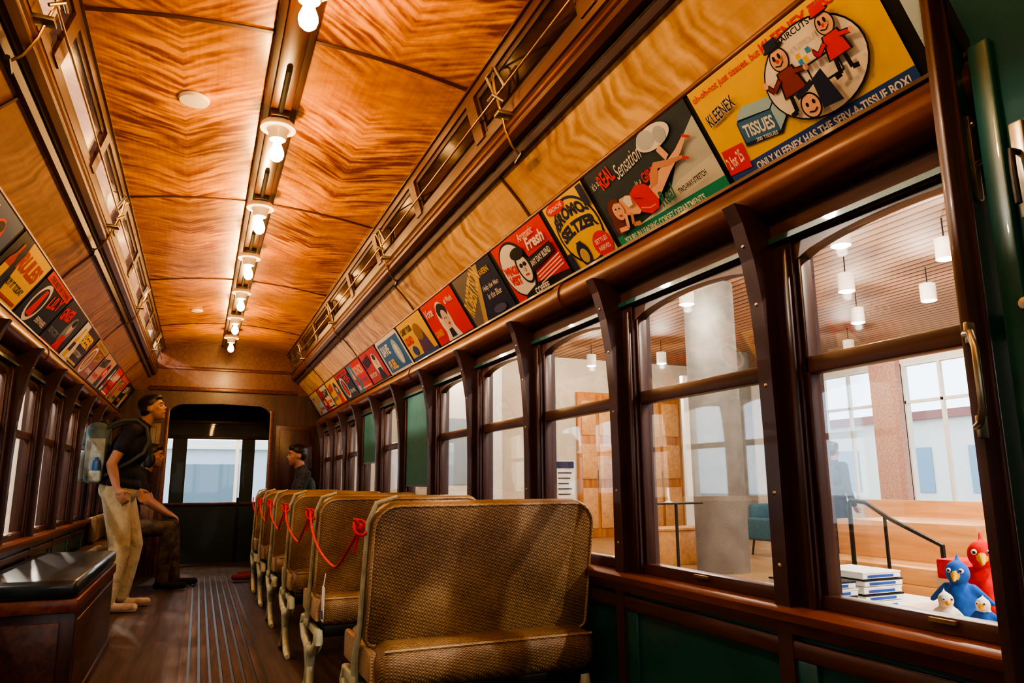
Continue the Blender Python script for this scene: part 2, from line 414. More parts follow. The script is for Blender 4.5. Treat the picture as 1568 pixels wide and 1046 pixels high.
# vestibule front with windows
w=MB(); YV=10.85
segs=[(-1.0,-.56),(-.43,.32),(.44,.95)]
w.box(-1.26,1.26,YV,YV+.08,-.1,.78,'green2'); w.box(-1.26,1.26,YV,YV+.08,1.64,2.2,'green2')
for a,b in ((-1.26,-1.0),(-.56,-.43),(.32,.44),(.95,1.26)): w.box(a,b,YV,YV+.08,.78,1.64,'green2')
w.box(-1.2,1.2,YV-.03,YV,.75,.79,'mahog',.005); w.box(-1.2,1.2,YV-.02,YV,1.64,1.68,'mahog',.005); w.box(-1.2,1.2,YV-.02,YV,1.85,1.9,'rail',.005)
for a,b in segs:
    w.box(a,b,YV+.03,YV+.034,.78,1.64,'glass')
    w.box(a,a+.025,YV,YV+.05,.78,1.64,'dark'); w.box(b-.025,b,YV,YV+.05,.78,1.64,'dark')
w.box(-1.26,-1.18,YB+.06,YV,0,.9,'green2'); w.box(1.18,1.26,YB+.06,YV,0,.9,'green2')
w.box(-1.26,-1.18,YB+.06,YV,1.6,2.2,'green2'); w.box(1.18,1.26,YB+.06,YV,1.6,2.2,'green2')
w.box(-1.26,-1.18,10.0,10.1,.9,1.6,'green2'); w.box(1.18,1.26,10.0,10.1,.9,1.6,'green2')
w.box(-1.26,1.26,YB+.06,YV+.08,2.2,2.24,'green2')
w.tube([(.28,YV-.1,.85),(.28,YV-.1,0.02)],.02,'dark',10)
w.done("wall_vestibule")
w=MB()
w.box(-1.26,1.26,Y0-.06,Y0,-.1,.8,'mahogz'); w.box(-1.26,1.26,Y0-.06,Y0,1.65,2.75,'mahogz')
for a,b in ((-1.26,-1.0),(-.4,-.3),(.3,.4),(1.0,1.26)): w.box(a,b,Y0-.06,Y0,.8,1.65,'mahogz')
w.done("wall_front")
# near green door + jamb
w=MB()
w.box(1.020,1.060,.842,.862,0,2.12,'maroon',.004)
w.box(1.053,1.063,.834,.85,0,2.12,'maroon',.003)
w.tube([(1.015,.85,1.285),(.985,.82,1.28),(.975,.808,1.25),(.975,.808,1.15),(.985,.82,1.125),(1.015,.85,1.12)],.006,'steel',10)
for z in (1.285,1.12): w.box(1.006,1.03,.838,.846,z-.02,z+.02,'steel',.003)
w.done("trim_12")
w=MB()
w.box(1.063,1.13,.85,.868,0,1.84,'green'); w.prism([(1.063,1.84),(1.115,1.84),(1.115,1.86),(1.063,1.95)],'y',.85,.868,'green')
w.box(1.066,1.074,.843,.852,0,1.9,'green',.003)
w.box(1.088,1.106,.838,.851,1.545,1.72,'steel',.006)
w.tube([(1.097,.84,1.62),(1.090,.81,1.62),(1.090,.80,1.595),(1.097,.80,1.555),(1.10,.81,1.53)],.005,'steel',10)
w.ball((1.097,.838,1.70),(.006,.004,.006),'brass',8)
w.done("door_1")
# green platform side panel in front of the door, with knob and lever
w=MB()
w.prism([(1.085,0),(1.085,1.862),(.940,2.10),(.950,2.12),(1.10,1.88),(1.10,0)],'y',-.7,.815,'green')
w.box(1.070,1.086,.775,.815,0,1.84,'green',.004)
w.box(1.074,1.086,.30,.36,0,1.83,'green',.004)
w.lathe([(0,0),(.020,0),(.022,.006),(.017,.010),(.009,.012),(.010,.025),(.014,.03),(.010,.038),(0,.040)],(1.085,.762,1.325),'steel',18,Matrix.Rotation(math.radians(-90),3,'Y'))
w.box(1.076,1.086,.74,.765,1.48,1.66,'steel',.004)
w.tube([(1.08,.752,1.60),(1.055,.752,1.60),(1.050,.75,1.56),(1.052,.75,1.50)],.006,'dark',10)
w.done("trim_13")
# ------------------------------------------------------------------ lamps
for i,y in enumerate((-.98,.08,1.14,2.20,3.26,4.32,5.37,6.42,7.48,8.54)):  # first two, near and behind the camera, added to brighten door and seats
    w=MB()
    w.box(-.04,.04,y-.09,y+.09,2.655,2.69,'mahog',.006)
    w.lathe([(0,2.665),(.060,2.665),(.075,2.650),(.080,2.632),(.078,2.628),(.050,2.626),(.042,2.610),(.040,2.585),(.036,2.578),(0,2.578)],(0,y,0),'porc',28)
    w.lathe([(0,2.58),(.014,2.575),(.017,2.560),(.024,2.540),(.031,2.520),(.032,2.505),(.027,2.488),(.015,2.476),(0,2.472)],(0,y,0),'bulb',20)
    w.tube([(0,y-.09,2.675),(0,y-.45,2.675)],.012,'dark',8)
    w.done("ceiling_lamp")
    ld=bpy.data.lights.new("bulb_light","POINT"); ld.energy=10.5; ld.color=(1,.56,.22); ld.shadow_soft_size=.03
    lo=bpy.data.objects.new("lamp_light",ld); lo.location=(0,y,2.43); bpy.context.collection.objects.link(lo)
w=MB(); 
w.lathe([(0,0),(.062,0),(.066,-.008),(.06,-.02),(0,-.022)],(-.36,3.27,cz(-.36)),'porc',24); w.done("smoke_detector")
w=MB(); w.lathe([(0,0),(.055,0),(.058,-.008),(.05,-.018),(0,-.02)],(-.36,7.6,cz(-.36)),'porc',24); w.done("smoke_detector")
# ------------------------------------------------------------------ posters
FC={}
def textmesh(s,bold=.02,shear=0):
    k=(s,bold,shear)
    if k in FC: return FC[k]
    cu=bpy.data.curves.new("t","FONT"); cu.body=s; cu.size=1; cu.offset=bold; cu.shear=shear; cu.resolution_u=3
    o=bpy.data.objects.new("t",cu); bpy.context.collection.objects.link(o)
    d=bpy.context.evaluated_depsgraph_get(); d.update()
    me=bpy.data.meshes.new_from_object(o.evaluated_get(d))
    vs=[(v.co.x,v.co.y) for v in me.vertices]; fs=[tuple(p.vertices) for p in me.polygons]
    bpy.data.objects.remove(o); bpy.data.meshes.remove(me)
    x0=min(v[0] for v in vs); x1=max(v[0] for v in vs); y0=min(v[1] for v in vs); y1=max(v[1] for v in vs)
    FC[k]=([((a-x0)/(x1-x0),(b-y0)/(y1-y0)) for a,b in vs],fs); return FC[k]
H=.302
class Poster:
    def __init__(s,ynear,yfar,bg,left=False):
        s.w=MB(); s.left=left; s.a=ynear; s.b=yfar; s.W=(yfar-ynear)/.285; s.k=1
        s.poly([(0,0),(s.W,0),(s.W,1),(0,1)],bg)
    def P(s,u,v,lay):
        d=V((-.16,0,.25)).normalized(); n=V((-.25,0,-.16)).normalized()
        p=V((1.16,0,1.870))+d*(v*H)+n*(.003+lay*.0005)
        y=(s.a+u*.285) if s.left else (s.b-u*.285)
        return (-p.x if s.left else p.x, y, p.z)
    def poly(s,pts,c):
        s.w.face([s.P(u,v,s.k) for u,v in pts],pc(c)); s.k+=1
    def ell(s,cx,cy,rx,ry,c,n=28,a0=0,a1=360):
        s.poly([(cx+rx*math.cos(math.radians(a0+(a1-a0)*i/n)),cy+ry*math.sin(math.radians(a0+(a1-a0)*i/n))) for i in range(n if a1-a0==360 else n+1)],c)
    def rect(s,u0,v0,u1,v1,c): s.poly([(u0,v0),(u1,v0),(u1,v1),(u0,v1)],c)
    def text(s,t,u,v,wd,h,c,rot=0,bold=.02,shear=0,arc=0):
        vs,fs=textmesh(t,bold,shear); cr,sr=math.cos(math.radians(rot)),math.sin(math.radians(rot))
        k=s.w.mi(pc(c)); L=[]
        for a,b in vs:
            x=a*wd; y=b*h+arc*(1-(2*a-1)**2)
            L.append(s.w.bm.verts.new(s.P(u+x*cr-y*sr,v+x*sr+y*cr,s.k)))
        for f in fs:
            try: s.w.bm.faces.new([L[i] for i in f]).material_index=k
            except Exception: pass
        s.k+=1
    def line(s,pts,t,c):
        for i in range(len(pts)-1):
            (a,b),(e,f)=pts[i],pts[i+1]; L=math.hypot(e-a,f-b) or 1; nx,ny=-(f-b)/L*t/2,(e-a)/L*t/2
            s.w.face([s.P(a+nx,b+ny,s.k),s.P(a-nx,b-ny,s.k),s.P(e-nx,f-ny,s.k),s.P(e+nx,f+ny,s.k)],pc(c))
        s.k+=1
    def done(s): return s.w.done("advertising_poster")
YEL=(.85,.58,.06);RED=(.78,.03,.025);BLU=(.03,.09,.38);WHT=(.85,.83,.78);BLK=(.012,.012,.015);NAVY=(.02,.03,.09);SKN=(.85,.52,.38);TEAL=(.04,.30,.22);SLT=(.04,.065,.085);LBL=(.35,.60,.80);ORG=(.8,.28,.04);TAN=(.55,.42,.18);PUR=(.12,.05,.15)
def toon(p,u,v,s,coat,hat,skin=SKN):
    p.ell(u,v+.22*s,.115*s,.125*s,BLK); p.ell(u,v+.22*s,.10*s,.11*s,skin)
    p.poly([(u-.11*s,v+.12*s),(u+.11*s,v+.12*s),(u+.16*s,v-.14*s),(u-.16*s,v-.14*s)],BLK)
    p.poly([(u-.09*s,v+.11*s),(u+.09*s,v+.11*s),(u+.135*s,v-.13*s),(u-.135*s,v-.13*s)],coat)
    p.ell(u,v+.345*s,.13*s,.028*s,BLK,16); p.poly([(u-.10*s,v+.34*s),(u+.10*s,v+.34*s),(u+.08*s,v+.43*s),(u-.08*s,v+.43*s)],hat)
    p.line([(u-.1*s,v+.05*s),(u-.22*s,v-.02*s),(u-.27*s,v+.06*s)],.06*s,BLK); p.line([(u+.1*s,v+.05*s),(u+.22*s,v+.02*s)],.06*s,BLK)
    p.line([(u-.1*s,v+.05*s),(u-.22*s,v-.02*s),(u-.26*s,v+.05*s)],.04*s,coat); p.line([(u+.1*s,v+.05*s),(u+.21*s,v+.02*s)],.04*s,coat)
    p.ell(u-.275*s,v+.08*s,.03*s,.035*s,skin,12); p.ell(u+.24*s,v+.02*s,.03*s,.035*s,skin,12)
    p.line([(u-.06*s,v-.13*s),(u-.08*s,v-.3*s),(u-.16*s,v-.31*s)],.05*s,BLK); p.line([(u+.06*s,v-.13*s),(u+.07*s,v-.3*s),(u+.15*s,v-.31*s)],.05*s,BLK)
    p.ell(u-.03*s,v+.25*s,.018*s,.03*s,BLK,10); p.ell(u+.04*s,v+.25*s,.018*s,.03*s,BLK,10); p.ell(u,v+.21*s,.02*s,.018*s,RED,10); p.line([(u-.05*s,v+.18*s),(u+.01*s,v+.155*s),(u+.06*s,v+.185*s)],.014*s,BLK)
# tissue advert
p=Poster(.965,1.565,YEL); W=p.W
p.rect(0,0,W,.15,BLU); p.text("ONLY KLEENEX HAS THE SERV-A-TISSUE BOX!",.35,.04,W-.42,.075,WHT,0,.03)
p.text("oh-oh-not just tissues, but",.03,.86,.95,.085,RED,0,.01); p.text("KLEENEX TISSUES",1.0,.87,1.02,.09,RED,0,.02)
p.poly([(.0,.12),(.30,.10),(.33,.34),(.04,.36)],RED); p.text("2 for 25",.05,.16,.22,.12,WHT,8,.02)
p.poly([(.36,.28),(.80,.22),(.92,.32),(.93,.52),(.50,.60),(.38,.50)],NAVY); p.poly([(.38,.31),(.79,.25),(.80,.45),(.39,.51)],(.05,.20,.46)); p.text("TISSUES",.41,.345,.36,.12,WHT,-8,.03); p.text("200 TISSUES",.50,.27,.26,.035,WHT,-8,.02)
p.poly([(.39,.53),(.80,.46),(.93,.54),(.53,.61)],LBL); p.poly([(.80,.25),(.92,.33),(.93,.53),(.81,.45)],LBL); p.text("KLEENEX",.10,.60,.40,.11,WHT,7,.05); p.text("KLEENEX",.10,.605,.40,.11,NAVY,7,.01)
p.ell(1.38,.53,.52,.385,BLK,36); p.ell(1.38,.53,.505,.37,WHT,36)
p.rect(1.33,.40,1.62,.58,WHT); p.line([(1.33,.40),(1.62,.40),(1.62,.58),(1.33,.58),(1.33,.40)],.014,BLK)
toon(p,1.14,.56,.85,(.28,.05,.03),NAVY); toon(p,1.68,.60,.75,RED,RED)
for i in range(3):
    for j in range(2): p.rect(1.34+.055*i,.60+.05*j,1.385+.055*i,.645+.05*j,((.05,.35,.75),YEL,WHT)[(i+j)%3])
p.ell(1.26,.29,.10,.11,BLK); p.ell(1.26,.29,.085,.095,SKN); p.ell(1.23,.31,.015,.02,BLK,8); p.ell(1.30,.31,.015,.02,BLK,8); p.line([(1.22,.25),(1.27,.235),(1.31,.255)],.012,BLK)
p.poly([(1.36,.22),(1.56,.20),(1.50,.50),(1.38,.46)],NAVY); p.line([(1.38,.45),(1.28,.42),(1.18,.40)],.05,NAVY)
p.text("HAIRCUTS",1.25,.83,.36,.05,BLK,0,.02)
p.done()
# girdle advert
p=Poster(1.585,2.185,SLT); W=p.W
p.poly([(.75,.12),(W,.12),(W,.82),(1.75,.66),(1.35,.35)],(.52,.60,.60)); p.poly([(0,.12),(W,.12),(W,.40),(1.5,.36),(.9,.20)],(.66,.70,.66))
p.rect(0,0,W,.16,(.02,.32,.21)); p.text("YOURS IN LEADING CORSET DEPARTMENTS",.12,.04,1.6,.075,WHT,0,.02)
p.text("it's a",.06,.78,.16,.09,WHT,10,.0); p.text("REAL",.24,.72,.34,.19,RED,8,.03); p.text("Sensation",.60,.72,.58,.17,WHT,6,0,.4); p.text("in a",.82,.55,.12,.06,WHT,0,.0,.3); p.text("GIRDLE",.98,.52,.40,.12,RED,0,.03)
p.ell(1.46,.88,.30,.12,WHT); p.ell(1.34,.90,.15,.10,(.5,.6,.68)); p.ell(1.58,.86,.1,.09,(.45,.55,.65)); p.line([(1.46,.76),(1.52,.62)],.09,SKN)
DS=(.66,.34,.24)
p.ell(.28,.42,.17,.17,(.20,.05,.02)); p.ell(.20,.27,.12,.12,(.20,.05,.02))
p.poly([(.34,.44),(.44,.54),(.60,.53),(.76,.47),(.80,.32),(.66,.27),(.50,.31),(.38,.34)],SKN)
p.poly([(.66,.52),(.82,.57),(.98,.53),(1.08,.44),(1.10,.32),(1.02,.22),(.86,.20),(.72,.27)],RED); p.line([(.74,.32),(.88,.27),(1.0,.27)],.014,(.9,.35,.3)); p.line([(.72,.45),(.85,.40)],.012,(.45,.01,.01))
p.poly([(1.04,.47),(1.22,.54),(1.45,.58),(1.70,.64),(1.90,.72),(1.93,.69),(1.74,.58),(1.48,.48),(1.22,.36),(1.09,.30)],SKN)
p.poly([(1.05,.44),(1.16,.58),(1.30,.66),(1.52,.60),(1.76,.55),(1.75,.52),(1.50,.54),(1.32,.58),(1.20,.45)],DS); p.line([(1.88,.715),(1.97,.66)],.03,RED); p.line([(1.74,.535),(1.82,.49)],.03,RED)
p.ell(.34,.43,.105,.12,SKN); p.line([(.24,.52),(.32,.56),(.42,.53)],.05,(.20,.05,.02))
p.line([(.44,.36),(.36,.20),(.18,.22)],.055,SKN); p.line([(.55,.33),(.48,.20),(.62,.18)],.05,DS); p.ell(.31,.46,.014,.01,BLK,8); p.ell(.38,.45,.014,.01,BLK,8); p.line([(.32,.37),(.37,.365)],.02,RED)
p.poly([(.52,.50),(.60,.535),(.68,.50),(.66,.40),(.56,.40)],WHT)
p.text("Real",1.12,.19,.30,.17,(.04,.2,.16),5,.03,.3); p.text("TWO-WAY-STRETCH",1.46,.22,.50,.06,BLK,4,.02)
p.done()
# seltzer advert
p=Poster(2.215,2.54,YEL); W=p.W
p.ell(.58,.5,.54,.47,NAVY,30); p.ell(.58,.5,.50,.43,YEL,30)
p.text("BROMO-",.12,.60,.90,.17,NAVY,0,.06,0,.10); p.text("SELTZER",.12,.42,.94,.17,NAVY,0,.06,0,.06)
p.ell(.32,.92,.26,.08,RED); p.text("HEADACHE",.12,.89,.40,.06,WHT); p.ell(.92,.20,.22,.17,RED); p.text("SETTLES",.77,.22,.30,.06,WHT); p.text("NERVES",.79,.12,.27,.06,WHT)
p.ell(.42,.20,.15,.17,NAVY); p.rect(.36,.3,.49,.38,NAVY); p.ell(.42,.18,.10,.10,TAN); p.rect(.0,.02,.14,.3,NAVY); p.rect(1.0,.7,W,.98,NAVY)
p.done()
# red coffee advert
p=Poster(2.575,3.12,RED); W=p.W
p.ell(.52,.52,.52,.46,BLK,34); p.ell(.50,.52,.47,.42,WHT,34); p.poly([(.2,0),(W,.0),(W,.14),(.9,.20),(.4,.12)],BLK)
p.text("WINGS",.06,.50,.46,.15,RED,-6,.06); p.text("VEST",.10,.33,.38,.15,RED,-6,.06)
p.ell(.76,.50,.23,.27,BLK); p.ell(.76,.49,.18,.22,(.80,.76,.72)); p.ell(.70,.54,.055,.035,BLK); p.ell(.83,.54,.055,.035,BLK); p.line([(.65,.535),(.88,.535)],.012,BLK); p.line([(.70,.38),(.82,.38)],.025,RED); p.ell(.77,.73,.24,.09,BLK); p.ell(.77,.47,.03,.04,(.6,.5,.45))
p.text("Aromatic",1.02,.84,.55,.12,WHT,0,.01,.3); p.text("Fresh",1.15,.66,.62,.18,WHT,0,.03,.3); p.poly([(1.0,.36),(1.84,.46),(1.84,.62),(1.0,.58)],BLK); p.text("ANY DAY BLEND",1.04,.43,.72,.09,WHT,4,.03)
for i in range(4): p.line([(1.05,.30-.05*i),(W,.40-.05*i)],.018,WHT)
p.text("COFFEE",.75,.04,.5,.10,WHT,0,.04)
p.done()
# navy advert
p=Poster(3.165,3.715,NAVY); W=p.W
p.poly([(0,0),(.55,0),(1.35,1),(0,1)],(.19,.18,.16)); p.poly([(.35,0),(.55,0),(1.35,1),(1.15,1)],TAN)
p.text("ROBERTSON",.12,.22,1.25,.34,(.80,.56,.14),26,.03); p.text("Help the Man",1.08,.50,.72,.11,WHT,0,.01,.3); p.text("in the Blue",1.12,.36,.62,.11,WHT,0,.01,.3); p.ell(1.35,.15,.28,.07,(.1,.12,.25)); p.text("TAVERN",1.2,.78,.5,.1,YEL)
p.done()
# red portrait advert
p=Poster(3.765,4.365,RED); W=p.W
p.ell(1.02,.50,.34,.40,WHT); p.poly([(.6,.05),(1.5,.05),(1.3,.38),(.8,.38)],WHT); p.ell(1.05,.68,.28,.17,BLK); p.ell(1.08,.50,.18,.21,(.78,.60,.50)); p.ell(1.14,.40,.06,.03,RED); p.poly([(.9,.12),(1.2,.12),(1.15,.3),(.95,.3)],BLK); p.ell(1.04,.53,.02,.02,BLK,8); p.ell(1.14,.53,.02,.02,BLK,8)
p.text("Vote",.1,.70,.5,.18,WHT,0,.02,.3); p.text("at Work",1.45,.75,.5,.12,WHT); p.rect(0,0,W,.08,BLK); p.text("CANNED",.1,.25,.5,.14,YEL)
p.done()
p=Poster(4.41,4.99,YEL); W=p.W
p.poly([(.9,.05),(1.8,.05),(1.6,.62),(1.1,.62)],PUR); p.ell(1.3,.62,.28,.2,(.35,.2,.05)); p.text("CARRY YOUR",.1,.72,.9,.15,BLK,0,.03); p.text("LOAD",.1,.45,.6,.2,RED,0,.05); p.rect(0,0,W,.14,BLU); p.ell(.5,.28,.2,.12,BLU)
p.done()
p=Poster(5.04,5.68,(.04,.18,.55)); W=p.W
p.line([(.02,.03),(W-.02,.03),(W-.02,.97),(.02,.97),(.02,.03)],.12,WHT); p.text("SAVE",.2,.55,.8,.28,WHT,0,.05); p.text("FUEL",.3,.15,.7,.26,YEL,0,.05); p.ell(1.6,.5,.28,.34,LBL); p.rect(1.5,.2,1.7,.7,WHT)
p.done()
cols=[((.60,.05,.06),WHT,NAVY),(RED,(.08,.25,.5),SKN),(NAVY,RED,WHT),(YEL,BLU,RED),((.75,.7,.6),RED,BLK),(LBL,YEL,RED)]
words=["FRESH","BONDS","TEA","RADIO","SOAP","BREAD"]
gi=0
def generic(a,b,c,wd,left):
    global gi
    p=Poster(a,b,c[0],left); W=p.W; k=gi%3; gi+=1
    if k==0:
        p.ell(W*.68,.5,.34,.36,c[1]); p.ell(W*.70,.62,.14,.16,SKN); p.ell(W*.70,.74,.15,.09,BLK,16); p.poly([(W*.55,.1),(W*.85,.1),(W*.78,.42),(W*.62,.42)],c[2]); p.text(wd,.1,.55,W*.42,.28,c[2],6,.05); p.text("FOR VICTORY",.1,.25,W*.42,.13,c[1],0,.03); p.rect(0,0,W,.09,c[2])
    elif k==1:
        p.poly([(0,0),(W*.5,0),(W*.3,1),(0,1)],c[1]); p.text(wd,W*.34,.56,W*.58,.30,c[2],0,.05); p.text("BUY IT TODAY",W*.40,.30,W*.5,.12,c[1],0,.02)
        p.poly([(.25,.12),(.55,.12),(.55,.60),(.46,.70),(.46,.88),(.34,.88),(.34,.70),(.25,.60)],c[2]); p.rect(.25,.28,.55,.50,c[0]); p.line([(W*.36,.14),(W*.95,.14)],.05,c[2])
    else:
        p.ell(W*.3,.46,.42,.38,c[2]); p.ell(W*.3,.46,.34,.30,c[0]); p.poly([(W*.3-.2,.2),(W*.3+.2,.2),(W*.3+.1,.72),(W*.3-.1,.72)],c[1]); p.text(wd,W*.56,.5,W*.38,.26,c[1],8,.04); p.rect(0,.84,W,1,c[1]); p.text("THE BEST IN TOWN",.2,.87,W-.4,.09,c[0],0,.02); p.text("EVERYWHERE",W*.56,.2,W*.36,.12,c[2],0,.02)
    p.done()
for i in range(6):
    a=5.73+i*.635; generic(a,a+.59,cols[i],words[i],False)
p=Poster(.872,.93,(.50,.68,.78)); p.rect(0,0,p.W,.12,WHT); p.done()
lc=[((.06,.12,.28),RED,WHT),(YEL,BLK,(.5,.06,.03)),(BLK,RED,WHT),((.03,.03,.05),(.25,.30,.35),RED),((.07,.025,.03),WHT,YEL),((.35,.10,.06),TAN,WHT),((.62,.40,.30),RED,NAVY),(RED,NAVY,WHT),(TAN,RED,BLU),(NAVY,YEL,WHT)]
lw=["COFFEE","RULES","LILY","GINGER","BEER","COLA","HATS","LAMP","GUM","SOAP"]
for i in range(10):
    a=2.95+i*.655; generic(a,a+.61,lc[i],lw[i],True)
# ------------------------------------------------------------------ seats
def seat(name,y0):
    w=MB()
    def outline(x0,x1,z0,z1,r,rb):
        P=[]
        for cx,cz_,a0,rr in ((x1-r,z1-r,0,r),(x0+r,z1-r,90,r),(x0+rb,z0+rb,180,rb),(x1-rb,z0+rb,270,rb)):
            for i in range(7): a=math.radians(a0+15*i); P.append((cx+rr*math.cos(a),cz_+rr*math.sin(a)))
        return P
    T=Matrix.Translation((0,y0+.10,.50))@Matrix.Rotation(math.radians(12),4,'X')
    k=w.mi('rattan'); layers=[(-.035,.014),(-.030,.005),(-.015,0),(.015,0),(.030,.005),(.035,.014)]
    rings=[]
    for d,ins in layers:
        pts=outline(.315+ins,1.150-ins,.0+ins,.478-ins,.085,.03)
        rings.append([w.bm.verts.new(T@V((a,d,b))) for a,b in pts])
    n=len(rings[0])
    for i in range(len(rings)-1):
        for j in range(n):
            w.bm.faces.new([rings[i][j],rings[i][(j+1)%n],rings[i+1][(j+1)%n],rings[i+1][j]]).material_index=k
    w.bm.faces.new(rings[0][::-1]).material_index=k; w.bm.faces.new(rings[-1]).material_index=k
    pts=outline(.322,1.143,.007,.471,.08,.03)
    w.tube([T@V((a,-.034,b)) for a,b in pts]+[T@V((pts[0][0],-.034,pts[0][1]))],.0045,'rattan2',6)
    w.box(.335,1.13,y0-.06,y0+.47,.375,.515,'rattan',.055)
    w.tube([(.36,y0-.045,.50),(1.11,y0-.045,.50)],.0055,'rattan2',6)
    w.box(.320,.345,y0-.01,y0+.44,.395,.495,'rattan2',.01)
    w.box(.36,1.12,y0-.03,y0+.44,.335,.38,'dark',.005)
    for x in (.335,1.09):
        w.tube([(x,y0-.02,.36),(x,y0-.03,.31),(x,y0+.05,.26),(x,y0+.16,.24),(x,y0+.20,.16),(x,y0+.16,.08),(x,y0+.08,.03),(x,y0+.02,.015)],[.02,.024,.024,.026,.022,.020,.022,.016],'iron',10)
        w.tube([(x,y0+.44,.36),(x,y0+.46,.31),(x,y0+.38,.26),(x,y0+.25,.24),(x,y0+.21,.16),(x,y0+.25,.08),(x,y0+.34,.03),(x,y0+.41,.015)],[.02,.024,.024,.026,.022,.020,.022,.016],'iron',10)
        w.box(x-.014,x+.014,y0-.02,y0+.45,.33,.365,'iron',.006)
        w.ball((x,y0+.21,.22),(.028,.05,.05),'iron',12)
    w.tube([(.318,y0+.20,.36),(.306,y0+.15,.45),(.306,y0+.09,.56),(.306,y0+.05,.75),(.306,y0+.01,.90),(.33,y0+.00,.965),(.40,y0-.0,.985)],[.016,.013,.010,.008,.008,.008,.007],'iron',8)
    w.ball((.312,y0+.20,.37),(.016,.035,.035),'iron',12)
    w.tube([(1.148,y0+.20,.36),(1.150,y0+.09,.56),(1.150,y0+.03,.80)],.008,'dark',8)
    w.tube([(.36,y0+.21,.30),(1.09,y0+.21,.30)],.016,'dark',8)
    return w.done(name)
SY=[2.47,3.66,4.75,5.80,6.80,7.70]
for y in SY: seat("rattan_tram_seat",y)
w=MB()
for i in range(len(SY)-1):
    a=V((.285,SY[i]+.03,.885)); b=V((.285,SY[i+1]+.03,.90))
    P=[]
    for t in [j/16 for j in range(17)]:
        q=a.lerp(b,t); q.z-=.84*t*(1-t)*.9*(SY[i+1]-SY[i])/1.2; q.x-=.01*math.sin(t*9); P.append(q)
    w.tube(P,.0055,'rope',8)
    w.tube([a+V((.022*math.cos(t),.022*math.sin(t),.024*math.sin(t))) for t in [k*.6 for k in range(11)]],.006,'rope',8)
    w.ball(a,(.014,.013,.015),'rope',12); w.tube([a,a+V((-.025,-.02,.03))],.005,'rope',6); w.tube([a,a+V((-.015,.02,-.08))],.005,'rope',6)
w.done("red_barrier_rope")
w=MB(); w.box(.258,.261,3.03,3.08,.50,.63,'paper',.001); w.tube([(.259,3.055,.63),(.266,3.055,.68)],.002,'paper',6); w.box(.2565,.258,3.035,3.075,.51,.54,pc(BLU)); w.done("paper_tag")
# leather bench left
w=MB()
w.box(-1.145,-.70,4.0,5.62,.0,.50,'mahogz',.006); w.box(-1.148,-.69,3.97,5.65,.46,.52,'rail',.008)
w.box(-1.145,-.695,3.98,5.64,.52,.605,'leather',.03)
w.box(-.705,-.695,4.05,5.57,.06,.42,'mahog',.004); w.box(-1.1,-.76,3.985,4.0,.06,.42,'mahog',.004)
w.box(-1.145,-.69,3.97,5.65,0,.05,'mahog',.004)
w.done("leather_bench")
def longbench(name,x0,x1,y0,y1,sgn):
    w=MB()
    w.box(x0,x1,y0,y1,.36,.50,'rattan',.045); xf=x1 if sgn>0 else x0
    w.box(min(xf,xf-sgn*.03),max(xf,xf-sgn*.03),y0+.02,y1-.02,.02,.37,'mahog',.004)
    xb=x0 if sgn>0 else x1
    w.box(min(xb,xb+sgn*.07),max(xb,xb+sgn*.07),y0,y1,.5,.74,'rattan',.03)
    w.box(x0+.02,x1-.02,y0,y0+.03,.0,.37,'mahog',.004)
    return w.done(name)
longbench("longitudinal_bench",-1.14,-.80,7.85,9.4,1)
longbench("longitudinal_bench",.74,1.14,8.35,9.4,-1)
w=MB(); w.box(-1.14,-.98,6.3,7.7,.36,.5,'rattan',.03); w.box(-1.14,-.99,6.32,7.68,.0,.37,'door',.004); w.done("folded_side_bench")
